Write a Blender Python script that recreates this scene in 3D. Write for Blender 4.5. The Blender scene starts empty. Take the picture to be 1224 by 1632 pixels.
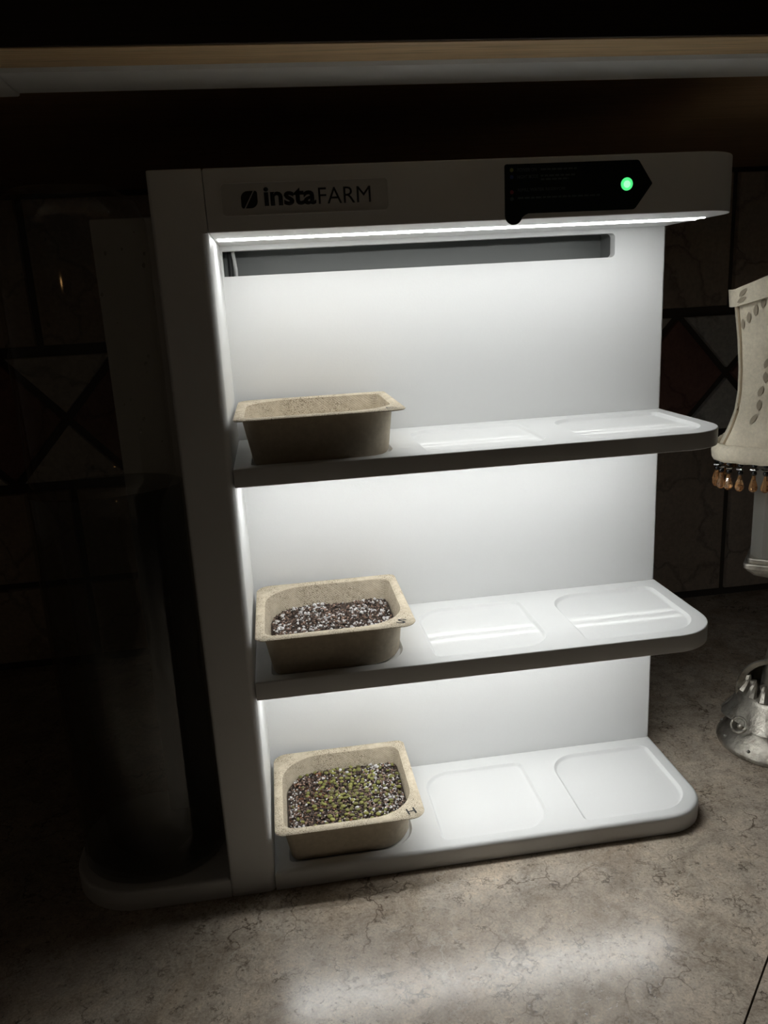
import bpy, bmesh, math, random
from mathutils import Vector, Matrix, noise as mnoise
random.seed(7)
sc = bpy.context.scene
C = sc.collection

# ------------------------------------------------------------------ camera
cam_d = bpy.data.cameras.new('camera'); cam = bpy.data.objects.new('camera', cam_d); C.objects.link(cam)
CAM = Vector((0.05526, -0.45456, 0.37105))
cr = Vector((0.98870212, -0.14006713, -0.05337905)); cu = Vector((0.08715964, 0.2474975, 0.9649602)); cf = Vector((0.12194803, 0.95871069, -0.2569095))
m = Matrix.Identity(4)
for i in range(3):
    m[i][0] = cr[i]; m[i][1] = cu[i]; m[i][2] = -cf[i]; m[i][3] = CAM[i]
cam.matrix_world = m
cam_d.sensor_fit = 'VERTICAL'; cam_d.sensor_height = 36.0; cam_d.lens = 36.0 * 1285.97 / 1632
cam_d.clip_start = 0.01
sc.camera = cam

# ------------------------------------------------------------------ light of the room
w = bpy.data.worlds.new('dark_kitchen'); sc.world = w; w.use_nodes = True
bg = w.node_tree.nodes['Background']; bg.inputs[0].default_value = (1.0, 0.86, 0.70, 1); bg.inputs[1].default_value = 0.009
ld = bpy.data.lights.new('far_room_lamp', 'POINT'); ld.energy = 0.3; ld.color = (1.0, 0.55, 0.2); ld.shadow_soft_size = 0.03
lo = bpy.data.objects.new('far_room_lamp', ld); C.objects.link(lo); lo.location = (-0.55, -2.1, 0.75)
LED_STRENGTH = 31.0
sc.view_settings.view_transform = 'Standard'; sc.view_settings.look = 'None'
sc.view_settings.exposure = 0.0; sc.view_settings.gamma = 1.0; sc.view_settings.use_curve_mapping = False

# ------------------------------------------------------------------ measures (metres)
H = 0.44; CW = 0.0286; R = 0.3338; D = 0.1025; RF = 0.0311
Z1T, Z1B, Z2T, Z2B, ZBT = 0.2816, 0.2707, 0.1492, 0.1372, 0.0140
ZHB = 0.4083
PLX = -0.0470
WALL = 0.407; CAB = 0.4845

# ------------------------------------------------------------------ materials
def mat(name):
    mt = bpy.data.materials.new(name); mt.use_nodes = True
    nt = mt.node_tree
    return mt, nt, nt.nodes, nt.links, nt.nodes['Principled BSDF']
def coords(nt, scale=(1, 1, 1)):
    tc = nt.nodes.new('ShaderNodeTexCoord'); mp = nt.nodes.new('ShaderNodeMapping'); mp.inputs['Scale'].default_value = scale
    nt.links.new(tc.outputs['Object'], mp.inputs[0]); return mp.outputs[0]
def noise(nt, vec, scale, detail=4, rough=0.5, dist=0.0):
    n = nt.nodes.new('ShaderNodeTexNoise'); nt.links.new(vec, n.inputs['Vector'])
    n.inputs['Scale'].default_value = scale; n.inputs['Detail'].default_value = detail
    n.inputs['Roughness'].default_value = rough; n.inputs['Distortion'].default_value = dist
    return n.outputs['Fac']
def ramp(nt, fac, stops, interp='LINEAR'):
    r = nt.nodes.new('ShaderNodeValToRGB'); r.color_ramp.interpolation = interp
    while len(r.color_ramp.elements) < len(stops): r.color_ramp.elements.new(0.5)
    for e, (p, c) in zip(r.color_ramp.elements, stops):
        e.position = p; e.color = (c[0], c[1], c[2], 1) if not isinstance(c, (int, float)) else (c, c, c, 1)
    nt.links.new(fac, r.inputs[0]); return r.outputs[0]
def mix(nt, fac, a, b, mode='MIX'):
    n = nt.nodes.new('ShaderNodeMix'); n.data_type = 'RGBA'; n.blend_type = mode
    for idx, v in ((0, fac), (6, a), (7, b)):
        if hasattr(v, 'is_linked'): nt.links.new(v, n.inputs[idx])
        elif isinstance(v, (int, float)): n.inputs[idx].default_value = v if idx == 0 else (v, v, v, 1)
        else: n.inputs[idx].default_value = (*v, 1)
    return n.outputs[2]
def bump(nt, h, strength, dist, bs):
    b = nt.nodes.new('ShaderNodeBump'); b.inputs['Strength'].default_value = strength; b.inputs['Distance'].default_value = dist
    nt.links.new(h, b.inputs['Height']); nt.links.new(b.outputs[0], bs.inputs['Normal']); return b
def plain(name, col, rough=0.5, metal=0.0, spec=0.5):
    mt, nt, ns, lk, bs = mat(name)
    bs.inputs['Base Color'].default_value = (*col, 1); bs.inputs['Roughness'].default_value = rough
    bs.inputs['Metallic'].default_value = metal; bs.inputs['Specular IOR Level'].default_value = spec
    v = coords(nt); n = noise(nt, v, 900, 2); bump(nt, n, 0.08, 0.0003, bs)
    return mt
def emis(name, col, st):
    mt, nt, ns, lk, bs = mat(name)
    bs.inputs['Base Color'].default_value = (*col, 1); bs.inputs['Emission Color'].default_value = (*col, 1); bs.inputs['Emission Strength'].default_value = st
    return mt

def make_plastic(name, transl):
    mt, nt, ns, lk, bs = mat(name)
    v = coords(nt); n = noise(nt, v, 700, 3, 0.6)
    bs.inputs['Base Color'].default_value = (0.80, 0.805, 0.80, 1); bs.inputs['Roughness'].default_value = 0.42
    bs.inputs['Specular IOR Level'].default_value = 0.4
    b = bump(nt, n, 0.12, 0.0004, bs)
    if transl:
        tr = ns.new('ShaderNodeBsdfTranslucent'); tr.inputs[0].default_value = (0.9, 0.9, 0.86, 1)
        mx = ns.new('ShaderNodeMixShader'); mx.inputs[0].default_value = transl
        lk.new(bs.outputs[0], mx.inputs[1]); lk.new(tr.outputs[0], mx.inputs[2]); lk.new(mx.outputs[0], ns['Material Output'].inputs[0])
    return mt
M = {}
M['plastic'] = make_plastic('white_plastic', 0)
M['thin_plastic'] = make_plastic('thin_white_plastic', 0.009)
M['led'] = emis('led_white', (0.985, 1.0, 0.99), LED_STRENGTH)
M['green'] = emis('green_led', (0.10, 1.0, 0.28), 0.9)
M['green_core'] = emis('green_led_core', (0.35, 1.0, 0.5), 1.2)
M['label'] = plain('dark_green_label', (0.004, 0.010, 0.008), 0.35)
M['ink'] = plain('black_ink', (0.006, 0.007, 0.008), 0.4)
M['faint'] = plain('faint_grey_print', (0.10, 0.12, 0.12), 0.6)
M['grey_plastic'] = plain('grey_plastic', (0.30, 0.31, 0.30), 0.5)
M['dot_y'] = plain('olive_print', (0.30, 0.30, 0.10), 0.6)
M['dot_b'] = plain('blue_print', (0.06, 0.08, 0.22), 0.6)
M['dot_r'] = plain('red_print', (0.30, 0.06, 0.07), 0.6)
M['plaque'] = plain('plaque_plastic', (0.64, 0.64, 0.63), 0.45)
M['cable'] = plain('white_cable', (0.7, 0.7, 0.68), 0.4)
M['darkcable'] = plain('dark_cable', (0.02, 0.02, 0.02), 0.5)
M['fixture'] = plain('white_enamel', (0.84, 0.85, 0.84), 0.45)
M['bead'] = plain('black_bead', (0.008, 0.008, 0.008), 0.12)
M['grout'] = plain('dark_grout', (0.10, 0.085, 0.07), 0.95)
M['pen'] = plain('pen_ink', (0.01, 0.01, 0.012), 0.6)

# smoky clear plastic of the reservoir
def smoky(name, tint, rough):
    mt, nt, ns, lk, bs = mat(name); ns.remove(bs)
    v = coords(nt); n = noise(nt, v, 60, 2)
    g = ns.new('ShaderNodeBsdfGlossy'); g.inputs['Roughness'].default_value = rough; g.inputs['Color'].default_value = (0.9, 0.9, 0.9, 1)
    b = ns.new('ShaderNodeBump'); b.inputs['Strength'].default_value = 0.05; b.inputs['Distance'].default_value = 0.001; lk.new(n, b.inputs['Height']); lk.new(b.outputs[0], g.inputs['Normal'])
    lw = ns.new('ShaderNodeLayerWeight'); lw.inputs['Blend'].default_value = 0.5
    pw = ns.new('ShaderNodeMath'); pw.operation = 'POWER'; lk.new(lw.outputs['Facing'], pw.inputs[0]); pw.inputs[1].default_value = 3.2
    fr = ns.new('ShaderNodeMath'); fr.operation = 'MULTIPLY_ADD'; lk.new(pw.outputs[0], fr.inputs[0]); fr.inputs[1].default_value = 0.7; fr.inputs[2].default_value = 0.04
    t = ns.new('ShaderNodeBsdfTransparent'); t.inputs[0].default_value = (*tint, 1)
    mx = ns.new('ShaderNodeMixShader'); lk.new(fr.outputs[0], mx.inputs[0])
    lk.new(t.outputs[0], mx.inputs[1]); lk.new(g.outputs[0], mx.inputs[2]); lk.new(mx.outputs[0], ns['Material Output'].inputs[0])
    return mt
M['smoky'] = smoky('smoky_clear_plastic', (0.84, 0.84, 0.82), 0.05)
M['bottle'] = smoky('clear_bottle_plastic', (0.95, 0.95, 0.93), 0.06)

# moulded paper pulp
mt, nt, ns, lk, bs = mat('smooth_paper_pulp'); M['pulp_clean'] = mt
v = coords(nt); n1 = noise(nt, v, 260, 5, 0.65); n2 = noise(nt, v, 1500, 3, 0.7)
lk.new(ramp(nt, n1, [(0.3, (0.54, 0.47, 0.36)), (0.7, (0.66, 0.585, 0.46))]), bs.inputs['Base Color']); bs.inputs['Roughness'].default_value = 0.85; bs.inputs['Specular IOR Level'].default_value = 0.2; bump(nt, n2, 0.1, 0.0004, bs)
mt, nt, ns, lk, bs = mat('paper_pulp'); M['pulp'] = mt
v = coords(nt)
n1 = noise(nt, v, 260, 5, 0.65); n2 = noise(nt, v, 1500, 3, 0.7); n3 = noise(nt, v, 45, 3)
dirt = ramp(nt, n2, [(0.53, 0), (0.62, 1)])
patch = ramp(nt, n3, [(0.40, 0), (0.53, 1)])
mm = nt.nodes.new('ShaderNodeMath'); mm.operation = 'MULTIPLY'; lk.new(dirt, mm.inputs[0]); lk.new(patch, mm.inputs[1])
base = ramp(nt, n1, [(0.3, (0.50, 0.43, 0.32)), (0.7, (0.66, 0.585, 0.46))])
lk.new(mix(nt, mm.outputs[0], base, (0.13, 0.095, 0.06)), bs.inputs['Base Color'])
bs.inputs['Roughness'].default_value = 0.9; bs.inputs['Specular IOR Level'].default_value = 0.15
wv = nt.nodes.new('ShaderNodeTexWave'); wv.bands_direction = 'DIAGONAL'; wv.inputs['Scale'].default_value = 320; wv.inputs['Distortion'].default_value = 1.5
lk.new(v, wv.inputs['Vector'])
ma = nt.nodes.new('ShaderNodeMath'); ma.operation = 'ADD'; lk.new(wv.outputs['Fac'], ma.inputs[0]); lk.new(n2, ma.inputs[1])
bump(nt, ma.outputs[0], 0.22, 0.0005, bs)

# granular contents: each grain carries its own tint
def grains_mat(name, stops, rough=0.9):
    mt, nt, ns, lk, bs = mat(name)
    at = ns.new('ShaderNodeAttribute'); at.attribute_name = 'tint'
    v = coords(nt); n = noise(nt, v, 1800, 3)
    c = ramp(nt, at.outputs['Fac'], stops)
    lk.new(mix(nt, 0.35, c, ramp(nt, n, [(0.3, 0.25), (0.7, 1.0)]), 'MULTIPLY'), bs.inputs['Base Color'])
    bs.inputs['Roughness'].default_value = rough; bs.inputs['Specular IOR Level'].default_value = 0.2
    return mt
M['soil'] = grains_mat('dark_soil', [(0.0, (0.045, 0.035, 0.030)), (0.5, (0.155, 0.115, 0.095)), (0.8, (0.30, 0.20, 0.155)), (1.0, (0.50, 0.34, 0.26))])
M['perlite'] = grains_mat('white_perlite', [(0.0, (0.62, 0.60, 0.60)), (1.0, (0.86, 0.84, 0.84))], 0.8)
M['seed'] = grains_mat('green_seeds', [(0.0, (0.16, 0.14, 0.06)), (0.5, (0.23, 0.235, 0.075)), (1.0, (0.34, 0.33, 0.10))], 0.45)
M['husk'] = grains_mat('brown_husks', [(0.0, (0.10, 0.04, 0.02)), (1.0, (0.30, 0.13, 0.06))], 0.7)

# counter laminate
mt, nt, ns, lk, bs = mat('stone_laminate'); M['counter'] = mt
v = coords(nt)
a = noise(nt, v, 9, 8, 0.62, 0.6); b_ = noise(nt, v, 38, 8, 0.65, 0.8); c_ = noise(nt, v, 650, 5, 0.75)
col = ramp(nt, a, [(0.30, (0.36, 0.275, 0.20)), (0.46, (0.46, 0.385, 0.305)), (0.58, (0.52, 0.45, 0.37)), (0.72, (0.62, 0.52, 0.41))])
col = mix(nt, 0.55, col, ramp(nt, b_, [(0.30, (0.42, 0.38, 0.34)), (0.50, (1, 1, 1)), (0.72, (1.45, 1.42, 1.36))]), 'MULTIPLY')
col = mix(nt, 0.75, col, ramp(nt, c_, [(0.3, 0.55), (0.7, 1.35)]), 'MULTIPLY')
m_ = noise(nt, v, 170, 7, 0.75, 1.2)
col = mix(nt, 0.6, col, ramp(nt, m_, [(0.32, (0.62, 0.57, 0.52)), (0.5, (1, 1, 1)), (0.68, (1.25, 1.24, 1.2))]), 'MULTIPLY')
def veins(scale, width, dist_scale, amt, thr):
    nz = nt.nodes.new('ShaderNodeTexNoise'); nz.inputs['Scale'].default_value = dist_scale; nz.inputs['Detail'].default_value = 6; lk.new(v, nz.inputs['Vector'])
    vm = nt.nodes.new('ShaderNodeVectorMath'); vm.operation = 'MULTIPLY_ADD'; lk.new(nz.outputs['Color'], vm.inputs[0]); vm.inputs[1].default_value = (amt, amt, amt); lk.new(v, vm.inputs[2])
    vo = nt.nodes.new('ShaderNodeTexVoronoi'); vo.feature = 'DISTANCE_TO_EDGE'; vo.inputs['Scale'].default_value = scale; lk.new(vm.outputs[0], vo.inputs['Vector'])
    line = ramp(nt, vo.outputs['Distance'], [(0.0, 1), (width, 0)])
    msk = ramp(nt, noise(nt, v, scale * 0.6, 3), [(thr, 0), (thr + 0.12, 1)])
    return mix(nt, 1.0, line, msk, 'MULTIPLY')
col = mix(nt, veins(26, 0.035, 60, 0.05, 0.50), col, (0.12, 0.085, 0.06))
col = mix(nt, veins(60, 0.05, 120, 0.025, 0.55), col, (0.13, 0.10, 0.075))
col = mix(nt, veins(130, 0.07, 260, 0.012, 0.54), col, (0.14, 0.11, 0.085))
col = mix(nt, mix(nt, 1.0, veins(75, 0.06, 150, 0.03, 0.56), 0.5, 'MULTIPLY'), col, (0.70, 0.64, 0.55))
lt = veins(17, 0.03, 40, 0.09, 0.52)
col = mix(nt, mix(nt, 1.0, lt, 0.55, 'MULTIPLY'), col, (0.66, 0.60, 0.51))
lk.new(col, bs.inputs['Base Color'])
pit = ramp(nt, noise(nt, v, 330, 3, 0.6), [(0.33, 0), (0.40, 1)])
lk.new(mix(nt, 0.55, col, ramp(nt, noise(nt, v, 330, 3, 0.6), [(0.33, 0.2), (0.40, 1)]), 'MULTIPLY'), bs.inputs['Base Color'])
lk.new(ramp(nt, b_, [(0.3, 0.15), (0.7, 0.21)]), bs.inputs['Roughness'])
bs.inputs['Specular IOR Level'].default_value = 0.6
bump(nt, mix(nt, 0.35, pit, c_), 0.16, 0.0005, bs)

# tumbled stone tiles
def stone(name, c0, c1):
    mt, nt, ns, lk, bs = mat(name)
    oi = ns.new('ShaderNodeObjectInfo'); v = coords(nt)
    ad = ns.new('ShaderNodeVectorMath'); ad.operation = 'ADD'
    ml = ns.new('ShaderNodeMath'); ml.operation = 'MULTIPLY'; ml.inputs[1].default_value = 9.0
    lk.new(oi.outputs['Random'], ml.inputs[0]); lk.new(v, ad.inputs[0]); lk.new(ml.outputs[0], ad.inputs[1])
    v = ad.outputs[0]
    a = noise(nt, v, 16, 7, 0.6, 0.5); f = noise(nt, v, 240, 4, 0.6)
    col = ramp(nt, a, [(0.3, c0), (0.7, c1)])
    col = mix(nt, 0.5, col, ramp(nt, f, [(0.3, 0.6), (0.7, 1.15)]), 'MULTIPLY')
    nz = ns.new('ShaderNodeTexNoise'); nz.inputs['Scale'].default_value = 30; nz.inputs['Detail'].default_value = 5; lk.new(v, nz.inputs['Vector'])
    vm = ns.new('ShaderNodeVectorMath'); vm.operation = 'MULTIPLY_ADD'; lk.new(nz.outputs['Color'], vm.inputs[0]); vm.inputs[1].default_value = (0.06,) * 3; lk.new(v, vm.inputs[2])
    vo = ns.new('ShaderNodeTexVoronoi'); vo.feature = 'DISTANCE_TO_EDGE'; vo.inputs['Scale'].default_value = 9; lk.new(vm.outputs[0], vo.inputs['Vector'])
    crack = ramp(nt, vo.outputs['Distance'], [(0.0, 0), (0.03, 1)])
    lk.new(mix(nt, 0.28, col, crack, 'MULTIPLY'), bs.inputs['Base Color'])
    bs.inputs['Roughness'].default_value = 0.75
    bump(nt, mix(nt, 0.5, crack, a), 0.6, 0.003, bs)
    return mt
M['stone'] = stone('brown_stone', (0.47, 0.38, 0.30), (0.62, 0.52, 0.42))
M['stone_red'] = stone('dark_red_stone', (0.26, 0.14, 0.115), (0.37, 0.20, 0.16))
M['stone_grey'] = stone('grey_stone', (0.66, 0.645, 0.60), (0.80, 0.785, 0.74))

# oak
def oak(name, c0, c1):
    mt, nt, ns, lk, bs = mat(name)
    v = coords(nt, (1.2, 22, 22)); g1 = noise(nt, v, 6, 6, 0.65, 0.8)
    v2 = coords(nt, (4, 160, 160)); g2 = noise(nt, v2, 5, 3, 0.6)
    col = ramp(nt, g1, [(0.3, c0), (0.7, c1)])
    lk.new(mix(nt, 0.5, col, ramp(nt, g2, [(0.36, 0.45), (0.50, 1.0)]), 'MULTIPLY'), bs.inputs['Base Color'])
    bs.inputs['Roughness'].default_value = 0.5
    bump(nt, g2, 0.2, 0.0005, bs); return mt
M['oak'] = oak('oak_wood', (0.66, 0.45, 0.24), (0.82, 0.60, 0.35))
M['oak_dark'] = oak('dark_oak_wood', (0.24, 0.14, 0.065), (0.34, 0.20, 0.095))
M['oak_shaded'] = oak('shaded_oak_wood', (0.03, 0.018, 0.010), (0.045, 0.026, 0.014))  # shade of the unlit cabinet front put into the wood colour

# lamp materials
mt, nt, ns, lk, bs = mat('cream_fabric'); M['fabric'] = mt
v = coords(nt); f = noise(nt, v, 500, 3, 0.7); g = noise(nt, v, 60, 5, 0.6)
wf = ns.new('ShaderNodeTexWave'); wf.inputs['Scale'].default_value = 700; lk.new(v, wf.inputs['Vector'])
lk.new(mix(nt, 0.5, ramp(nt, g, [(0.3, (0.66, 0.59, 0.46)), (0.7, (0.80, 0.73, 0.58))]), ramp(nt, f, [(0.3, 0.75), (0.7, 1.1)]), 'MULTIPLY'), bs.inputs['Base Color'])
bs.inputs['Roughness'].default_value = 0.9; bs.inputs['Specular IOR Level'].default_value = 0.1
bump(nt, mix(nt, 0.5, f, wf.outputs['Fac']), 0.3, 0.0006, bs)
M['leafprint'] = plain('brown_embroidery', (0.33, 0.28, 0.205), 0.85)
M['piping'] = plain('tan_piping', (0.42, 0.33, 0.22), 0.85)
mt, nt, ns, lk, bs = mat('antique_silver'); M['silver'] = mt
v = coords(nt); f = noise(nt, v, 420, 4, 0.7); g = noise(nt, v, 60, 4, 0.6)
lk.new(ramp(nt, g, [(0.30, (0.16, 0.14, 0.11)), (0.55, (0.50, 0.47, 0.41)), (0.8, (0.66, 0.63, 0.56))]), bs.inputs['Base Color'])
bs.inputs['Metallic'].default_value = 0.85; bs.inputs['Roughness'].default_value = 0.38
bump(nt, f, 0.55, 0.0009, bs)
M['rhinestone'] = plain('rhinestone', (0.85, 0.85, 0.85), 0.1, 1.0)
mt, nt, ns, lk, bs = mat('amber_crystal'); M['amber'] = mt
bs.inputs['Base Color'].default_value = (0.85, 0.50, 0.24, 1); bs.inputs['Roughness'].default_value = 0.04
bs.inputs['Transmission Weight'].default_value = 0.85; bs.inputs['IOR'].default_value = 1.52
v = coords(nt); n = noise(nt, v, 90, 2); bump(nt, n, 0.03, 0.0005, bs)
M['pewter'] = plain('grey_pewter', (0.24, 0.23, 0.205), 0.5, 0.2)

# ------------------------------------------------------------------ helpers
def tag(o, label=None, cat=None, group=None, kind=None):
    if label: o['label'] = label
    if cat: o['category'] = cat
    if group: o['group'] = group
    if kind: o['kind'] = kind
    return o
def empty(name, loc=(0, 0, 0), parent=None):
    o = bpy.data.objects.new(name, None); C.objects.link(o); o.location = loc; o.empty_display_size = 0.02; o.parent = parent; return o
def link(name, me, material, parent=None, smooth=35):
    for x in (material if isinstance(material, (list, tuple)) else [material]): me.materials.append(x)
    if smooth:
        me.polygons.foreach_set('use_smooth', [True] * len(me.polygons)); me.set_sharp_from_angle(angle=math.radians(smooth))
    o = bpy.data.objects.new(name, me); C.objects.link(o)
    if parent: o.parent = parent
    return o
def from_bm(name, bm, material, parent=None, smooth=35):
    bmesh.ops.recalc_face_normals(bm, faces=bm.faces)
    me = bpy.data.meshes.new(name); bm.to_mesh(me); bm.free(); return link(name, me, material, parent, smooth)
def rrect(x0, y0, x1, y1, radii, n=8):
    """front-left, front-right, back-right, back-left corner radii; counter-clockwise"""
    if isinstance(radii, (int, float)): radii = [radii] * 4
    out = []
    for (cx, cy, sx, sy, a0), r in zip(((x0, y0, 1, 1, 180), (x1, y0, -1, 1, 270), (x1, y1, -1, -1, 0), (x0, y1, 1, -1, 90)), radii):
        r = max(r, 0.0002)
        for k in range(n + 1):
            t = math.radians(a0 + 90 * k / n); out.append((cx + sx * r + r * math.cos(t), cy + sy * r + r * math.sin(t)))
    return out
def inset_rr(x0, y0, x1, y1, radii, d, n=8):
    if isinstance(radii, (int, float)): radii = [radii] * 4
    return rrect(x0 + d, y0 + d, x1 - d, y1 - d, [max(r - d, 0.0002) for r in radii], n)
def ring(bm, pts, z): return [bm.verts.new((x, y, z)) for x, y in pts]
def bridge(bm, a, b, mi=0):
    n = len(a)
    for i in range(n):
        f = bm.faces.new((a[i], a[(i + 1) % n], b[(i + 1) % n], b[i])); f.material_index = mi
def rrprism(bm, box, radii, z0, z1, bt=0.0, bb=0.0, n=8, cap_top=True, cap_bot=True):
    """upright rounded slab with rounded top (bt) and bottom (bb) edges"""
    rings = []; S = 4
    if bb:
        for k in range(S + 1):
            t = math.pi / 2 * k / S; rings.append(ring(bm, inset_rr(*box, radii, bb * (1 - math.sin(t)), n), z0 + bb * (1 - math.cos(t))))
    else: rings.append(ring(bm, inset_rr(*box, radii, 0, n), z0))
    if bt:
        for k in range(S + 1):
            t = math.pi / 2 * k / S; rings.append(ring(bm, inset_rr(*box, radii, bt * (1 - math.cos(t)), n), z1 - bt * (1 - math.sin(t))))
    else: rings.append(ring(bm, inset_rr(*box, radii, 0, n), z1))
    for a, b in zip(rings, rings[1:]): bridge(bm, a, b)
    if cap_bot: bm.faces.new(rings[0])
    if cap_top: bm.faces.new(rings[-1])
    return rings
def box(bm, x0, x1, y0, y1, z0, z1, bev=0.0, seg=2):
    vs = [bm.verts.new((x, y, z)) for z in (z0, z1) for x, y in ((x0, y0), (x1, y0), (x1, y1), (x0, y1))]
    fs = [bm.faces.new([vs[i] for i in f]) for f in ((0, 3, 2, 1), (4, 5, 6, 7), (0, 1, 5, 4), (1, 2, 6, 5), (2, 3, 7, 6), (3, 0, 4, 7))]
    if bev:
        es = list({e for f in fs for e in f.edges}); bmesh.ops.bevel(bm, geom=es, offset=bev, segments=seg, affect='EDGES', profile=0.5)
def boxobj(name, mt, parent, *a, **k):
    bm = bmesh.new(); box(bm, *a, **k); return from_bm(name, bm, mt, parent)
def lathe(bm, prof, n=32, c=(0, 0), fr=None, caps=True, ex=1.0, ey=1.0):
    rs = []
    for i, (r, z) in enumerate(prof):
        rs.append([bm.verts.new((c[0] + ex * r * (fr(2 * math.pi * k / n, i) if fr else 1) * math.cos(2 * math.pi * k / n),
                                 c[1] + ey * r * (fr(2 * math.pi * k / n, i) if fr else 1) * math.sin(2 * math.pi * k / n), z)) for k in range(n)])
    for a, b in zip(rs, rs[1:]): bridge(bm, a, b)
    if caps: bm.faces.new(rs[0]); bm.faces.new(rs[-1])
    return rs
def tube(bm, pts, r, n=8, closed=False):
    pts = [Vector(p) for p in pts]; rs = []; m_ = len(pts)
    for i, p in enumerate(pts):
        a = pts[(i - 1) % m_] if closed or i > 0 else p; b = pts[(i + 1) % m_] if closed or i < m_ - 1 else p
        t = (b - a).normalized(); u = t.orthogonal().normalized() if abs(t.z) > 0.99 else t.cross(Vector((0, 0, 1))).normalized(); v_ = t.cross(u)
        rr = r[i] if isinstance(r, (list, tuple)) else r
        rs.append([bm.verts.new(p + rr * (u * math.cos(2 * math.pi * k / n) + v_ * math.sin(2 * math.pi * k / n))) for k in range(n)])
    for a, b in zip(rs, rs[1:]): bridge(bm, a, b)
    if closed: bridge(bm, rs[-1], rs[0])
    else: bm.faces.new(rs[0]); bm.faces.new(rs[-1])
def prism_poly(bm, pts3, off):
    """polygon pts3 extruded by vector off"""
    a = [bm.verts.new(p) for p in pts3]; b = [bm.verts.new(Vector(p) + Vector(off)) for p in pts3]
    bridge(bm, a, b); bm.faces.new(a); bm.faces.new(b)
def text_mesh(body, size, thick=0.0, extrude=0.0):
    cu_ = bpy.data.curves.new('lettering', 'FONT'); cu_.body = body; cu_.size = size; cu_.offset = thick; cu_.extrude = extrude; cu_.resolution_u = 3
    o = bpy.data.objects.new('lettering', cu_); C.objects.link(o)
    me = bpy.data.meshes.new_from_object(o.evaluated_get(bpy.context.evaluated_depsgraph_get()))
    bpy.data.objects.remove(o); bpy.data.curves.remove(cu_); me.name = 'lettering'; return me
def upright_text(name, body, x0, x1, z0, z1, y, mt, parent, thick=0.0, cap=True, ext=0.00008):
    """lettering on a vertical face that looks towards -y, fitted to x0..x1, z0..z1"""
    me = text_mesh(body, 1.0, thick, 0.0)
    xs = [v.co.x for v in me.vertices]; ys = [v.co.y for v in me.vertices]
    a, b, c, d = min(xs), max(xs), min(ys), max(ys)
    for v in me.vertices:
        v.co = ((x0 + (v.co.x - a) / (b - a) * (x1 - x0)), y, z0 + (v.co.y - c) / (d - c) * (z1 - z0))
    bm = bmesh.new(); bm.from_mesh(me); bpy.data.meshes.remove(me)
    g_ = bmesh.ops.extrude_face_region(bm, geom=list(bm.faces))
    for v in [e for e in g_['geom'] if isinstance(e, bmesh.types.BMVert)]: v.co.y -= ext
    return from_bm(name, bm, mt, parent, 0)

# ================================================================== SETTING
# counter: two laminate slabs meeting in a mitre
bm = bmesh.new(); prism_poly(bm, [(-1.0, -0.26, -0.038), (0.153, -0.26, -0.038), (0.819, 0.406, -0.038), (-1.0, 0.406, -0.038)], (0, 0, 0.038))
o = from_bm('countertop', bm, M['counter']); tag(o, 'brown mottled stone laminate countertop under the white grow shelf', 'countertop')
bm = bmesh.new(); prism_poly(bm, [(0.1545, -0.26, -0.038), (0.1545, -1.3, -0.038), (0.819, -1.3, -0.038), (0.819, 0.4045, -0.038)], (0, 0, 0.038))
o = from_bm('countertop', bm, M['counter']); tag(o, 'brown laminate countertop beyond the diagonal mitre seam', 'countertop')

# tiled walls
def wall(name, bmf):
    bm = bmesh.new(); bmf(bm); o = from_bm(name, bm, M['grout']); tag(o, kind='structure'); return o
wb = wall('wall_back', lambda b: box(b, -1.0, 0.84, WALL + 0.004, WALL + 0.05, -0.04, 1.0))
wr = wall('wall_right', lambda b: box(b, 0.824, 0.87, -1.3, WALL + 0.05, -0.04, 1.0))
T = 0.007
def tile_obj(name, pts, mt, parent, depth=T, bev=0.003):
    """tile with outline pts in the wall plane (x, z)"""
    bm = bmesh.new(); prism_poly(bm, [(x, WALL + 0.0045, z) for x, z in pts], (0, -depth, 0))
    bm.normal_update()
    fr = min(bm.faces, key=lambda f: f.calc_center_median().y)
    bmesh.ops.bevel(bm, geom=list(fr.edges), offset=bev, segments=2, affect='EDGES', profile=0.5)
    return from_bm(name, bm, mt, parent, 40)
J = 0.0036
tiles = {}
def rect_tile(x0, x1, z0, z1, parent=wb):
    w_, h_ = round(x1 - x0, 4), round(z1 - z0, 4)
    if (w_, h_) in tiles:
        s = tiles[(w_, h_)]; o = s.copy(); C.objects.link(o); o.parent = parent
    else:
        o = tile_obj('tile', [(-w_ / 2 + J, -h_ / 2 + J), (w_ / 2 - J, -h_ / 2 + J), (w_ / 2 - J, h_ / 2 - J), (-w_ / 2 + J, h_ / 2 - J)], M['stone'], parent)
        tiles[(w_, h_)] = o
    o.location = ((x0 + x1) / 2, random.uniform(-0.0008, 0.0008), (z0 + z1) / 2)
    return o
TW = 0.147
for k in range(-9, 2):
    x0 = 0.5635 + k * TW; rect_tile(x0, x0 + TW, 0.3385, 0.4835)
    xb = 0.5735 + k * TW
    if xb < -0.05:
        rect_tile(xb, xb + TW, 0.004, 0.0935); rect_tile(xb, xb + TW, 0.0935, 0.1975)
    else: rect_tile(xb, xb + TW, 0.004, 0.1975)
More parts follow.
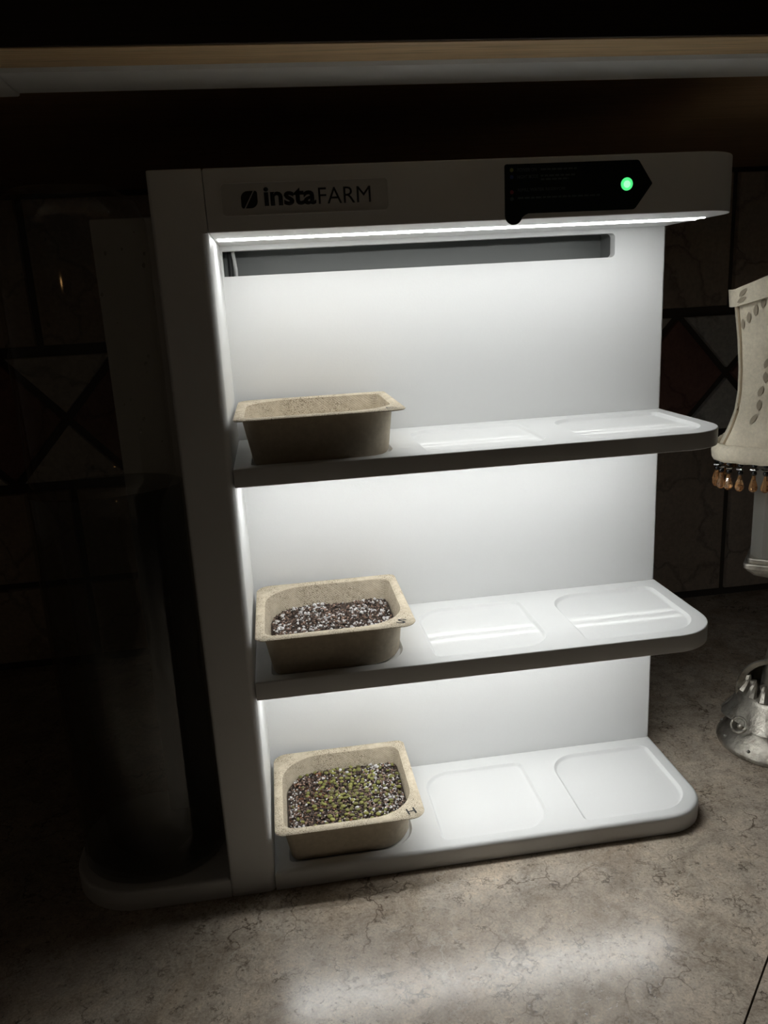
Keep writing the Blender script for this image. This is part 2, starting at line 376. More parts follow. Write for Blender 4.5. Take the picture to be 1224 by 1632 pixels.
# harlequin accent band: dark red diamonds, grey triangles
zb0, zb1 = 0.1975, 0.3385; zc = (zb0 + zb1) / 2; hw = 0.0600
for k in range(-12, 4):
    xc = 0.5640 + k * 2 * hw   # crossing point between two diamonds
    q = 0.0042; hh = (zb1 - zb0) / 2 - 0.0030
    dz = hh / hw
    tri_s = hw - 1.9 * q
    for s in (1, -1):
        pts = [(xc, zc + s * (q * 1.45)), (xc + s * tri_s, zc + s * (q * 1.45 + tri_s * dz * 0.985)), (xc - s * tri_s, zc + s * (q * 1.45 + tri_s * dz * 0.985))]
        tile_obj('accent_tile', pts, M['stone_grey'], wb, T, 0.002)
    xd = xc - hw; e = hw - q * 1.3; f_ = hh - q * 1.3 * dz
    tile_obj('accent_tile', [(xd - e, zc), (xd, zc - f_), (xd + e, zc), (xd, zc + f_)], M['stone_red'], wb, T, 0.002)

# upper cabinet and its strip light
cab = empty('wall_cabinet', (0, 0.18, CAB)); tag(cab, 'oak wall cabinet above the grow shelf with pale front rail edge', 'cabinet')
def cpart(name, mt, *a, **k):
    o = boxobj(name, mt, None, *a, **k); o.parent = cab; o.matrix_parent_inverse = Matrix.Translation((0, -0.18, -CAB)); return o
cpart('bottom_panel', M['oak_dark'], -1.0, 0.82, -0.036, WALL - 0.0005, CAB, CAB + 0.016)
cpart('front_rail', M['oak'], -1.0, 0.82, -0.0640, -0.0365, 0.4785, 0.52, bev=0.0012)
cpart('rail_shade_strip', M['oak_shaded'], -1.0, 0.82, -0.0660, -0.0642, 0.4792, 0.5215)  # added dark strip, paints the shade on the front of the oak rail
cpart('back_rail', M['oak_dark'], -1.0, 0.82, WALL - 0.022, WALL - 0.0055, CAB + 0.0165, 1.0)
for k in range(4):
    cpart('cabinet_door', M['oak_shaded'], -0.98 + k * 0.45, -0.98 + k * 0.45 + 0.446, -0.0865, -0.0665, 0.5225, 1.0, bev=0.002)
bm = bmesh.new()
fx0, fx1, fy0, fy1, fz0 = -0.056, 0.62, -0.0355, 0.0085, 0.4775
rs = []
for x in (fx0, fx1):
    rs.append([bm.verts.new((x, y, z)) for y, z in ((fy0, CAB - 0.0003), (fy0, fz0 + 0.002), (fy0 + 0.002, fz0), (fy1 - 0.006, fz0), (fy1 - 0.002, fz0 + 0.0015), (fy1, fz0 + 0.004), (fy1, CAB - 0.0003))])
bridge(bm, *rs); bm.faces.new(rs[0]); bm.faces.new(rs[1])
fx = from_bm('strip_light', bm, M['fixture']); tag(fx, 'white strip light fixture fixed behind the oak cabinet rail, switched off', 'light fixture')
bm = bmesh.new(); box(bm, fx0 - 0.07, fx0 - 0.0008, fy0, fy1, fz0 - 0.0004, CAB - 0.0003, 0.0012)
e = from_bm('end_cap', bm, M['fixture'], fx)

# ================================================================== GROW SHELF UNIT
unit = empty('grow_shelf_unit'); tag(unit, 'white plastic three tier grow shelf with built in lights and dark control label', 'grow shelf')
bm = bmesh.new(); rrprism(bm, (0, 0, CW, D + 0.014), [0.002, 0.0045, 0.002, 0.002], 0.0, ZHB, 0, 0.0006); 
rrprism(bm, (0, 0, CW - 0.0004, D + 0.014), [0.002, 0.0004, 0.002, 0.002], ZHB, H, 0.0008, 0)
from_bm('column', bm, M['plastic'], unit)
# header
bm = bmesh.new(); rrprism(bm, (CW, 0, R, D + 0.014), [0.0003, RF, 0.003, 0.0003], ZHB, H, 0.0012, 0.0006, 12)
hd = from_bm('header', bm, M['plastic'], unit)
def led_rows(parent, x0, x1, zb, ztop=None, rows=(0.0365, 0.0475), out=0.0010):
    for y in rows:
        bm = bmesh.new(); rs = []
        sec = [(0.0018 * math.cos(t), -out * math.sin(t)) for t in [math.pi * k / 6 for k in range(7)]]
        hi = (ztop - zb) if ztop else 0.002
        for x in (x0, x1): rs.append([bm.verts.new((x, y + a, zb + b)) for a, b in sec] + [bm.verts.new((x, y - 0.0018, zb + hi)), bm.verts.new((x, y + 0.0018, zb + hi))])
        n = len(rs[0])
        for i in range(n):
            f = bm.faces.new((rs[0][i], rs[0][(i + 1) % n], rs[1][(i + 1) % n], rs[1][i])); f.material_index = 1 if i in (6, 8) else 0
            if i == 7 and not ztop: f.material_index = 1
        for r_ in rs: f = bm.faces.new(r_); f.material_index = 1
        bmesh.ops.recalc_face_normals(bm, faces=bm.faces); me = bpy.data.meshes.new('led_strip'); bm.to_mesh(me); bm.free()
        link('led_strip', me, [M['led'], M['plastic']], parent, 0)
led_rows(hd, CW + 0.002, R - 0.004, ZHB, None, (0.0450, 0.0560), 0.0005)
# logo plaque: shallow frame
PX0, PX1, PZ0, PZ1 = 0.0366, 0.1250, 0.4160, 0.4326
def plate(name, x0, x1, z0, z1, rad, y0, y1, mt, parent, bev=0.0002):
    bm = bmesh.new(); pts = rrect(x0, z0, x1, z1, rad, 6)
    a = [bm.verts.new((x, y0, z)) for x, z in pts]; b = [bm.verts.new((x, y1, z)) for x, z in pts]
    c = [bm.verts.new((x, y1 - bev, z)) for x, z in rrect(x0 + bev, z0 + bev, x1 - bev, z1 - bev, max(rad - bev, 0.0002) if isinstance(rad, (int, float)) else [max(r - bev, 0.0002) for r in rad], 6)]
    bridge(bm, a, b); bridge(bm, b, c); bm.faces.new(a); bm.faces.new(c)
    return from_bm(name, bm, mt, parent)
bm = bmesh.new()
o_ = rrect(PX0, PZ0, PX1, PZ1, 0.0026, 6); i_ = rrect(PX0 + 0.0005, PZ0 + 0.0005, PX1 - 0.0005, PZ1 - 0.0005, 0.0021, 6)
r0 = [bm.verts.new((x, 0.0002, z)) for x, z in o_]; r1 = [bm.verts.new((x, -0.0008, z)) for x, z in o_]; r2 = [bm.verts.new((x, -0.0008, z)) for x, z in i_]; r3 = [bm.verts.new((x, 0.0002, z)) for x, z in i_]
bridge(bm, r0, r1); bridge(bm, r1, r2); bridge(bm, r2, r3)
from_bm('plaque_rim', bm, M['plastic'], hd)
plate('logo_plaque', PX0 + 0.0005, PX1 - 0.0005, PZ0 + 0.0005, PZ1 - 0.0005, 0.0021, 0.0002, -0.00008, M['plaque'], hd, 0.00002)
# leaf mark cut in two by a slanting gap
ix0, ix1, iz0, iz1 = 0.0470, 0.0556, 0.4197, 0.4282
leaf = rrect(ix0, iz0, ix1, iz1, [0.0012, 0.0036, 0.0012, 0.0036], 8)
def clip(poly, p, n_):
    out = []
    for a, b in zip(poly, poly[1:] + poly[:1]):
        da = (a[0] - p[0]) * n_[0] + (a[1] - p[1]) * n_[1]; db = (b[0] - p[0]) * n_[0] + (b[1] - p[1]) * n_[1]
        if da >= 0: out.append(a)
        if da * db < 0: t = da / (da - db); out.append((a[0] + t * (b[0] - a[0]), a[1] + t * (b[1] - a[1])))
    return out
cxm, czm = (ix0 + ix1) / 2, (iz0 + iz1) / 2; nn = (0.86, -0.51)
bm = bmesh.new()
for s in (1, -1):
    pts = clip(leaf, (cxm + s * 0.00032, czm), (s * nn[0], s * nn[1]))
    prism_poly(bm, [(x, -0.00008, z) for x, z in pts], (0, -0.00012, 0))
from_bm('logo_mark', bm, M['ink'], hd, 0)
upright_text('logo_lettering', 'insta', 0.0590, 0.0862, 0.4204, 0.4298, -0.00008, M['ink'], hd, thick=0.032)
upright_text('logo_lettering', 'FARM', 0.0875, 0.1153, 0.4205, 0.4286, -0.00008, M['ink'], hd, thick=-0.004)
# control label: tag outline with pointed right end and a tab below
def fillet(pts, n=5):
    out = []; N = len(pts)
    for i, (x, z, r) in enumerate(pts):
        p = Vector((x, z)); a = Vector(pts[i - 1][:2]); b = Vector(pts[(i + 1) % N][:2])
        if r <= 0: out.append((x, z)); continue
        u = (a - p).normalized(); v_ = (b - p).normalized(); ang = u.angle(v_); t = r / math.tan(ang / 2)
        s, e_ = p + u * t, p + v_ * t
        for k in range(n + 1):
            q = k / n; out.append(tuple((1 - q) ** 2 * s + 2 * q * (1 - q) * p + q * q * e_))
    return out
LP = fillet([(0.1888, 0.4366, 0.0012), (0.1888, 0.4104, 0), *[(0.19365 + 0.00485 * math.cos(math.radians(d)), 0.4104 + 0.00485 * math.sin(math.radians(d)), 0) for d in range(195, 346, 15)], (0.2000, 0.4104, 0.0012), (0.2020, 0.4112, 0.0010), (0.2632, 0.4110, 0.003), (0.2733, 0.4242, 0.0008), (0.2650, 0.4366, 0.0022)])
bm = bmesh.new(); prism_poly(bm, [(x, 0.0, z) for x, z in LP], (0, -0.0005, 0)); from_bm('control_label', bm, M['label'], hd)
ly = -0.0005
for (z, mt_) in ((0.4336, 'dot_y'), (0.4301, 'dot_b'), (0.4224, 'dot_r'), (0.4189, 'faint')):
    bm = bmesh.new(); pts = [(0.1927 + 0.00105 * math.cos(t), ly, z + 0.00105 * math.sin(t)) for t in [2 * math.pi * k / 14 for k in range(14)]]
    prism_poly(bm, pts, (0, -0.00008, 0)); from_bm('printed_dot', bm, M[mt_], hd, 0)
upright_text('label_lettering', 'POWER ON', 0.1958, 0.2066, 0.4326, 0.4344, ly, M['faint'], hd, 0.01)
upright_text('label_lettering', 'NIGHT MODE', 0.1958, 0.2075, 0.4292, 0.4309, ly, M['faint'], hd, 0.01)
upright_text('label_lettering', 'REFILL WATER RESERVOIR', 0.1960, 0.2230, 0.4226, 0.4242, ly, M['faint'], hd, 0.01)
# small print too blurred to read: word-length strokes
bm = bmesh.new()
for (xa, xb_, z) in ((0.2090, 0.2300, 0.4335), (0.2090, 0.2290, 0.4303), (0.2090, 0.2250, 0.4285), (0.1960, 0.2430, 0.4193)):
    x = xa
    while x < xb_:
        L_ = random.uniform(0.0014, 0.0034); box(bm, x, min(x + L_, xb_), ly - 0.00008, ly, z - 0.0005, z + 0.0004); x += L_ + 0.0007
from_bm('label_small_print', bm, M['faint'], hd, 0)
def disc(name, x, z, r, y0, y1, mt, n=28):
    bm = bmesh.new(); prism_poly(bm, [(x + r * math.cos(2 * math.pi * k / n), y0, z + r * math.sin(2 * math.pi * k / n)) for k in range(n)], (0, y1 - y0, 0)); return from_bm(name, bm, mt, hd)
disc('indicator_light', 0.2583, 0.4243, 0.0034, -0.0005, -0.0008, M['green'])
disc('indicator_core', 0.2583, 0.4242, 0.0019, -0.0008, -0.0010, M['green_core'])
# touch button outlined in the header face
bm = bmesh.new(); n = 36
for (ra, rb_, ya, yb) in ((0.0052, 0.0052, 0.0002, -0.0003), (0.0052, 0.0048, -0.0003, -0.0003), (0.0048, 0.0048, -0.0003, 0.0002)):
    a = [bm.verts.new((0.2839 + ra * math.cos(2 * math.pi * k / n), ya, 0.4240 + ra * 1.08 * math.sin(2 * math.pi * k / n))) for k in range(n)]
    b = [bm.verts.new((0.2839 + rb_ * math.cos(2 * math.pi * k / n), yb, 0.4240 + rb_ * 1.08 * math.sin(2 * math.pi * k / n))) for k in range(n)]
    bridge(bm, a, b)
bmesh.ops.remove_doubles(bm, verts=bm.verts, dist=1e-6); from_bm('touch_button', bm, M['plastic'], hd)

# back panel with the long slot under the header
def filled(bm, outer, holes, mi=0):
    es = []
    for lp in [outer] + holes:
        for i in range(len(lp)):
            e_ = bm.edges.get((lp[i], lp[(i + 1) % len(lp)])) or bm.edges.new((lp[i], lp[(i + 1) % len(lp)])); es.append(e_)
    r = bmesh.ops.triangle_fill(bm, edges=es, use_beauty=True)
    for f in r['geom']:
        if isinstance(f, bmesh.types.BMFace): f.material_index = mi
bm = bmesh.new(); SX0, SX1, SZ0, SZ1 = CW + 0.0012, 0.2968, 0.3893, 0.4052
o_ = rrect(CW, ZBT - 0.004, R, ZHB, 0.0002, 2); h_ = rrect(SX0, SZ0, SX1, SZ1, [0.0005, 0.003, 0.003, 0.0005], 5)
i2 = rrect(CW, ZBT - 0.004, R - 0.0012, ZHB, 0.0002, 2)
f0 = [bm.verts.new((x, D, z)) for x, z in i2]; f1 = [bm.verts.new((x, D + 0.0012, z)) for x, z in o_]; b0 = [bm.verts.new((x, D + 0.008, z)) for x, z in o_]
g0 = [bm.verts.new((x, D, z)) for x, z in h_]; g1 = [bm.verts.new((x, D + 0.008, z)) for x, z in h_]
filled(bm, f0, [g0]); bridge(bm, f0, f1); bridge(bm, f1, b0); bridge(bm, g0, g1); filled(bm, b0, [g1])
bp = from_bm('back_panel', bm, M['plastic'], unit)
# housing behind the slot
bm = bmesh.new()
y0, y1 = D + 0.0081, D + 0.040
vs = [[bm.verts.new((x, y, z)) for x, z in ((SX0 - 0.001, SZ0 - 0.006), (SX1 + 0.006, SZ0 - 0.006), (SX1 + 0.006, ZHB + 0.004), (SX0 - 0.001, ZHB + 0.004))] for y in (y0, y1)]
bridge(bm, *vs); bm.faces.new(vs[1])
from_bm('slot_housing', bm, M['grey_plastic'], bp, 0)
bm = bmesh.new(); tube(bm, [(0.0368 + 0.0006 * math.sin(k), D + 0.014, SZ0 - 0.004 + k * 0.0045) for k in range(6)], 0.0012, 8); from_bm('cable', bm, M['cable'], bp)
bm = bmesh.new(); tube(bm, [(0.0338, D + 0.016, SZ0 - 0.004 + k * 0.0045) for k in range(6)], 0.0016, 8); from_bm('cable', bm, M['darkcable'], bp)

# shelves with leaf shaped tray recesses
TR = [(0.0385, 0.0075, 0.1242, 0.0885), (0.1420, 0.0085, 0.2210, 0.0885), (0.2425, 0.0085, 0.3245, 0.0900)]
RAD = [0.004, 0.022, 0.006, 0.022]
def shelf(name, zt, zb, bt, thin):
    bm = bmesh.new(); bx = (CW, 0, R, D); rad = [0.0003, RF, 0.0012, 0.0003]
    rings = rrprism(bm, bx, rad, zb, zt, bt, 0.0005 if zb > 0 else 0.001, 12, cap_top=False)
    holes = []
    for t in TR:
        rd = RAD if t[0] < 0.24 else [0.004, 0.026, 0.006, 0.022]
        prof = [(0.0, 0.0), (0.0004, -0.0003), (0.0012, -0.0016), (0.0018, -0.0022), (0.0026, -0.0024)]
        lo_ = [ring(bm, inset_rr(*t, rd, d, 8), zt + z) for d, z in prof]
        for a, b in zip(lo_, lo_[1:]): bridge(bm, a, b)
        f = bm.faces.new(lo_[-1]); f.material_index = 1
        holes.append(lo_[0])
    filled(bm, rings[-1], holes)
    me = bpy.data.meshes.new(name); bmesh.ops.recalc_face_normals(bm, faces=bm.faces); bm.to_mesh(me); bm.free()
    return link(name, me, [M['plastic'], M['thin_plastic'] if thin else M['plastic']], unit, 35)
for zt, zb in ((Z1T, Z1B), (Z2T, Z2B)):
    s = shelf('shelf', zt, zb, 0.0008, True); led_rows(s, CW + 0.002, R - 0.009, zb, zt - 0.0034)
shelf('base_tray', ZBT, 0.0, 0.003, False)
bm = bmesh.new(); rrprism(bm, (-0.1035, 0.0, 0, D + 0.010), [0.045, 0.0003, 0.0003, 0.045], 0, ZBT, 0.0025, 0.0006, 12); from_bm('tank_stand', bm, M['plastic'], unit)

bm = bmesh.new(); box(bm, PLX, -0.0004, 0.0840, 0.0890, ZBT - 0.001, 0.4262, 0.0012); from_bm('tank_back_plate', bm, M['plastic'], unit)
# ================================================================== WATER RESERVOIR
tank = empty('water_reservoir', (-0.0505, 0.040, ZBT)); tag(tank, 'dark clear water reservoir bottle in a cup beside the white column', 'water tank')
ex, ey = 1.0, 0.76
bm = bmesh.new()
Rr = 0.0462
lathe(bm, [(0.0400, 0.0003), (0.0445, 0.0010), (Rr, 0.004), (Rr, 0.2555), (Rr - 0.0010, 0.2560), (Rr - 0.0020, 0.2555), (Rr - 0.0020, 0.005), (0.040, 0.0030)], 64, ex=ex, ey=ey)
from_bm('cup', bm, M['smoky'], tank)
bm = bmesh.new(); rb = 0.0425
lathe(bm, [(0.010, 0.0040), (0.020, 0.006), (0.0285, 0.016), (0.0300, 0.030), (0.0300, 0.235), (0.033, 0.246), (0.0395, 0.2558), (rb, 0.262), (rb, 0.405), (rb - 0.004, 0.416), (rb - 0.016, 0.424)], 64, ex=ex, ey=ey)
from_bm('bottle', bm, M['bottle'], tank)
bm = bmesh.new(); random.seed(3)
for _ in range(26):
    t = random.uniform(-2.1, -0.2); z = random.uniform(0.27, 0.40); r = random.uniform(0.0004, 0.0011)
    mt_ = Matrix.Translation((ex * rb * math.cos(t), ey * rb * math.sin(t), z)) @ Matrix.Diagonal((r, r, r * 1.5, 1))
    bmesh.ops.create_icosphere(bm, subdivisions=1, radius=1, matrix=mt_)
o = from_bm('droplets', bm, M['smoky'], tank); o['kind'] = 'stuff'

# ================================================================== POTS
PB = (0.0405, 0.0098, 0.1222, 0.0862); PT = (0.0355, 0.0045, 0.1258, 0.0912); PF = (0.0310, -0.0010, 0.1300, 0.0960)
PH = 0.0299
PRB = [0.006, 0.024, 0.008, 0.024]; PRT = [0.009, 0.030, 0.010, 0.030]
def lerp_rr(t, extra=0.0):
    b = [PB[i] + (PT[i] - PB[i]) * t for i in range(4)]; r = [PRB[i] + (PRT[i] - PRB[i]) * t for i in range(4)]
    return inset_rr(*b, r, extra, 10)
def make_pot(zs, label, letter):
    root = empty('seedling_tray', (0.0805, 0.0475, zs)); tag(root, label, 'tray', 'paper pulp trays on the grow shelf')
    ox, oy = -0.0805, -0.0475
    def rg(bm, pts, z): return [bm.verts.new((x + ox, y + oy, z)) for x, y in pts]
    bm = bmesh.new(); wl = 0.0012
    L_ = [rg(bm, lerp_rr(0, 0.003), 0.0), rg(bm, lerp_rr(0, 0.0008), 0.0008), rg(bm, lerp_rr(0.06, 0), 0.0025)]
    L_ += [rg(bm, lerp_rr(t), 0.0025 + (PH - 0.0008 - 0.0025) * (t - 0.06) / 0.94) for t in (0.3, 0.6, 0.85, 1.0)]
    L_ += [rg(bm, lerp_rr(t, wl), 0.0025 + (PH - 0.0008 - 0.0025) * (t - 0.06) / 0.94) for t in (1.0, 0.8, 0.5, 0.3, 0.06)]
    L_ += [rg(bm, lerp_rr(0, 0.003), 0.0012)]
    for i, (a, b) in enumerate(zip(L_, L_[1:])): bridge(bm, a, b, 0 if i < 7 else 1)
    bm.faces.new(L_[0]); f = bm.faces.new(L_[-1]); f.material_index = 1
    from_bm('body', bm, [M['pulp_clean'], M['pulp']], root)
    bm = bmesh.new(); FR = [0.006, 0.009, 0.005, 0.010]
    inn0 = lerp_rr(0.975, wl + 0.0001); inn1 = lerp_rr(1.0, wl - 0.0012)
    rr = [rg(bm, inn0, PH - 0.0012), rg(bm, inn1, PH), rg(bm, inset_rr(*PF, FR, 0.0005, 10), PH - 0.0002), rg(bm, inset_rr(*PF, FR, 0, 10), PH - 0.0007), rg(bm, inset_rr(*PF, FR, 0.0004, 10), PH - 0.0012), rg(bm, lerp_rr(1.0, -0.0001), PH - 0.0014)]
    for a, b in zip(rr, rr[1:]): bridge(bm, a, b)
    rim = from_bm('rim', bm, M['pulp'], root, 50)
    if letter:
        me = text_mesh(letter, 1.0, 0.006)
        xs = [v.co.x for v in me.vertices]; ys = [v.co.y for v in me.vertices]; a, b, c, d = min(xs), max(xs), min(ys), max(ys)
        bm = bmesh.new(); bm.from_mesh(me); bpy.data.meshes.remove(me)
        lw, lh = (0.0058, 0.0064)
        rot_ = Matrix.Rotation(math.radians({'S': -20, 'H': 12, 'C': 15}[letter]), 3, 'Z')
        for v in bm.verts:
            q = rot_ @ Vector((((v.co.x - a) / (b - a) - 0.5) * lw, ((v.co.y - c) / (d - c) - 0.5) * lh, 0))
            v.co = (q.x + 0.1210 + ox, q.y + 0.0062 + oy, PH + 0.00012)
        from_bm('marker_letter', bm, M['pen'], rim, 0)
    return root
FL = -0.0022
make_pot(Z1T + FL, 'empty beige paper pulp tray on the top shelf', 'C')
make_pot(Z2T + FL, 'beige paper pulp tray marked S, filled with soil and perlite', 'S')
make_pot(ZBT + FL, 'beige paper pulp tray marked H, with green seeds on soil', 'H')

# granular contents
ICO = bmesh.new(); bmesh.ops.create_icosphere(ICO, subdivisions=1, radius=1); ICO.verts.ensure_lookup_table()
IV = [v.co.copy() for v in ICO.verts]; IF = [[v.index for v in f.verts] for f in ICO.faces]; ICO.free()
ICO = bmesh.new(); bmesh.ops.create_icosphere(ICO, subdivisions=2, radius=1); ICO.verts.ensure_lookup_table()
IV2 = [v.co.copy() for v in ICO.verts]; IF2 = [[v.index for v in f.verts] for f in ICO.faces]; ICO.free()
def inside(x, y, poly):
    c = False
    for (x1, y1), (x2, y2) in zip(poly, poly[1:] + poly[:1]):
        if (y1 > y) != (y2 > y) and x < (x2 - x1) * (y - y1) / (y2 - y1) + x1: c = not c
    return c
def grains(name, mt, items, label, cat, bed=None, fine=False, jitter=0.25, smooth=0):
    V, F, Tn = [], [], []
    if bed: V, F, Tn = bed
    iv, if_ = (IV2, IF2) if fine else (IV, IF)
    for (x, y, z, sx, sy, sz, t) in items:
        rot_ = Matrix.Rotation(random.uniform(0, 6.28), 3, 'Z') @ Matrix.Rotation(random.uniform(-0.5, 0.5) if fine else random.uniform(0, 6.28), 3, 'X')
        k = len(V)
        for q in iv:
            j = 1 + random.uniform(-jitter, jitter); p = rot_ @ Vector((q.x * sx * j, q.y * sy * j, q.z * sz * j)); V.append((p.x + x, p.y + y, p.z + z)); Tn.append(t)
        for f in if_: F.append([i + k for i in f])
    me = bpy.data.meshes.new(name); me.from_pydata(V, [], F)
    at = me.attributes.new('tint', 'FLOAT', 'POINT'); at.data.foreach_set('value', Tn)
    o = link(name, me, mt, None, smooth); tag(o, label, cat, kind='stuff'); return o
def soil(zsurf, poly, seed, amp):
    def h(x, y): return zsurf + amp * mnoise.noise(Vector((x * 60, y * 60, seed))) + amp * 0.8 * mnoise.noise(Vector((x * 170, y * 170, seed + 3)))
    cx = sum(p[0] for p in poly) / len(poly); cy = sum(p[1] for p in poly) / len(poly)
    V = [(cx, cy, h(cx, cy))]; F = []; Tn = [0.1]; n = len(poly); K = 14
    for k in range(1, K + 1):
        for (x, y) in poly:
            px, py = cx + (x - cx) * k / K, cy + (y - cy) * k / K; V.append((px, py, h(px, py) - 0.0008)); Tn.append(0.1)
    for i in range(n): F.append((0, 1 + i, 1 + (i + 1) % n))
    for k in range(K - 1):
        for i in range(n):
            a = 1 + k * n + i; b = 1 + k * n + (i + 1) % n; F.append((a, a + n, b + n, b))
    kb = len(V)
    for (x, y) in poly: V.append((x, y, zsurf - 0.005)); Tn.append(0.1)
    for i in range(n): a = 1 + (K - 1) * n + i; b = 1 + (K - 1) * n + (i + 1) % n; F.append((a, kb + i, kb + (i + 1) % n, b))
    F.append(tuple(range(kb + n - 1, kb - 1, -1)))
    return h, (V, F, Tn)
def scatter(n, poly, h, size, tint, dens=None, flat=0.8, sink=0.2):
    x0, x1 = min(p[0] for p in poly), max(p[0] for p in poly); y0, y1 = min(p[1] for p in poly), max(p[1] for p in poly); out = []
    while len(out) < n:
        x, y = random.uniform(x0, x1), random.uniform(y0, y1)
        if not inside(x, y, poly): continue
        if dens and random.random() > dens((x - x0) / (x1 - x0), (y - y0) / (y1 - y0)): continue
        s = random.uniform(*size); out.append((x, y, h(x, y) + s * (0.5 - sink), s * random.uniform(0.8, 1.25), s * random.uniform(0.75, 1.1), s * flat, tint(x, y)))
    return out
def contents(zs, hs, seed):
    t = 0.06 + 0.94 * (hs - 0.0025 + 0.0022) / (PH - 0.0033); full = lerp_rr(t, 0.0018); small = lerp_rr(t, 0.0030)
    h, bed = soil(zs + hs, full, seed, 0.0011); return small, h, bed
random.seed(21)
small, h, bed = contents(Z2T, 0.0130, 1.0)
u01 = lambda x, y: random.random() ** 1.6
grains('potting_soil', M['soil'], scatter(4200, small, h, (0.0004, 0.0010), u01), 'dark brown potting soil in the tray marked S', 'soil', bed)
clus = lambda u, v: 0.25 + 0.75 * (mnoise.noise(Vector((u * 9, v * 8, 5))) > -0.05) 
grains('perlite', M['perlite'], scatter(620, small, h, (0.0003, 0.0010), lambda x, y: random.random(), clus, 0.85, 0.05) + scatter(110, small, h, (0.0010, 0.0016), lambda x, y: random.random(), clus, 0.8, 0.05),
       'white perlite granules over the soil in the tray marked S', 'perlite', None, False, 0.18)
small, h, bed = contents(ZBT, 0.0150, 8.0)
grains('potting_soil', M['soil'], scatter(4200, small, h, (0.0004, 0.0010), u01), 'dark potting soil under green seeds in the tray marked H', 'soil', bed)
edge = lambda u, v: 0.15 + 0.85 * max(0, min(1, (u - 0.62) * 4)) + 0.8 * (u < 0.08) + 0.25 * (v > 0.85)
grains('perlite', M['perlite'], scatter(620, small, h, (0.0003, 0.0009), lambda x, y: random.random(), edge, 0.85, 0.05) + scatter(60, small, h, (0.0009, 0.0015), lambda x, y: random.random(), edge, 0.85, 0.0),
       'white perlite granules among green seeds in the tray marked H', 'perlite', None, False, 0.18)
mid = lambda u, v: max(0.03, 1 - ((u - 0.52) / 0.34) ** 2 - ((v - 0.56) / 0.60) ** 2) + (0.12 if u > 0.5 else 0.04)
# seeds keep a little distance from one another
sd = []
for it in scatter(2200, small, h, (0.0013, 0.0018), lambda x, y: random.random(), mid, 0.62, -0.02):
    if all((it[0] - q[0]) ** 2 + (it[1] - q[1]) ** 2 > (0.0027) ** 2 for q in sd): sd.append(it)
    if len(sd) > 195: break
grains('green_seeds', M['seed'], sd, 'green sprouting seeds scattered on the soil in the tray marked H', 'seeds', None, True, 0.03, 60)
grains('seed_husks', M['husk'], scatter(160, small, h, (0.0005, 0.0011), lambda x, y: random.random(), lambda u, v: 0.08 + 0.9 * (0.05 < u < 0.4) * (v > 0.3), 0.4, 0.05), 'reddish brown husks on the soil in the tray marked H', 'husks')

# ================================================================== TABLE LAMP
LX, LY = 0.4400, 0.0920
lamp = empty('table_lamp', (LX, LY, 0)); tag(lamp, 'small table lamp with cream bell shade, amber bead fringe and silver base', 'lamp')
ST, SB = 0.3630, 0.2500
prof = [(0.0, 0.0520), (0.06, 0.0490), (0.14, 0.0455), (0.24, 0.0425), (0.36, 0.0412), (0.5, 0.0414), (0.7, 0.0432), (0.88, 0.0458), (1.0, 0.0470)]
def sr(t):
    for (a, ra), (b, rb_) in zip(prof, prof[1:]):
        if t <= b: return ra + (rb_ - ra) * (t - a) / (b - a)
    return prof[-1][1]
NS = 4; A0 = math.radians(182)
def sq(th, n=5.0):
    a = th - A0 - math.pi / 4; return (abs(math.cos(a)) ** n + abs(math.sin(a)) ** n) ** (-1 / n)
def arch(th): return 0.0130 * abs(math.sin((th - A0) * NS / 2)) ** 1.3 * (1 if int(((th - A0) % (2 * math.pi)) / (math.pi / 2)) % 2 == 0 else 0) 
def spt(th, t, off=0.0):
    z = SB + t * (ST - SB) + max(0, (t - 0.6) / 0.4) * arch(th)
    r = (sr(min(t, 1.0)) + off) * sq(th); return Vector((r * math.cos(th), r * math.sin(th), z))
def sheet(name, t0, t1, nt_, off, thick, mt, nth=96):
    bm = bmesh.new(); rs = []
    for o_ in (off, off - thick):
        for k in (range(nt_ + 1) if o_ == off else range(nt_, -1, -1)):
            t = t0 + (t1 - t0) * k / nt_; rs.append([bm.verts.new(spt(2 * math.pi * j / nth, t, o_)) for j in range(nth)])
    for a, b in zip(rs, rs[1:]): bridge(bm, a, b)
    bridge(bm, rs[-1], rs[0]); return from_bm(name, bm, mt, lamp, 50)
shade = sheet('shade', 0.0, 0.96, 24, 0.0, 0.0012, M['fabric'])
band = sheet('top_band', 0.895, 1.0, 3, 0.0032, 0.0030, M['fabric'])
bm = bmesh.new(); n = 96; rs = []
for k in range(10):
    a = 2 * math.pi * k / 10; rs.append([bm.verts.new(((0.0532 + 0.0026 * math.cos(a)) * sq(2 * math.pi * j / n) * math.cos(2 * math.pi * j / n), (0.0532 + 0.0026 * math.cos(a)) * sq(2 * math.pi * j / n) * math.sin(2 * math.pi * j / n), 0.2480 + 0.0066 * math.sin(a) + 0.0003 * math.sin(j * 2.1))) for j in range(n)])
for a, b in zip(rs, rs[1:] + rs[:1]): bridge(bm, a, b)
from_bm('bottom_band', bm, M['fabric'], lamp, 60)
for k in range(NS):
    th = A0 + 2 * math.pi * k / NS; bm = bmesh.new(); tube(bm, [spt(th, 0.03 + 0.87 * i / 20, 0.0003) for i in range(21)], 0.0009, 6); from_bm('seam_piping', bm, M['piping'], shade)
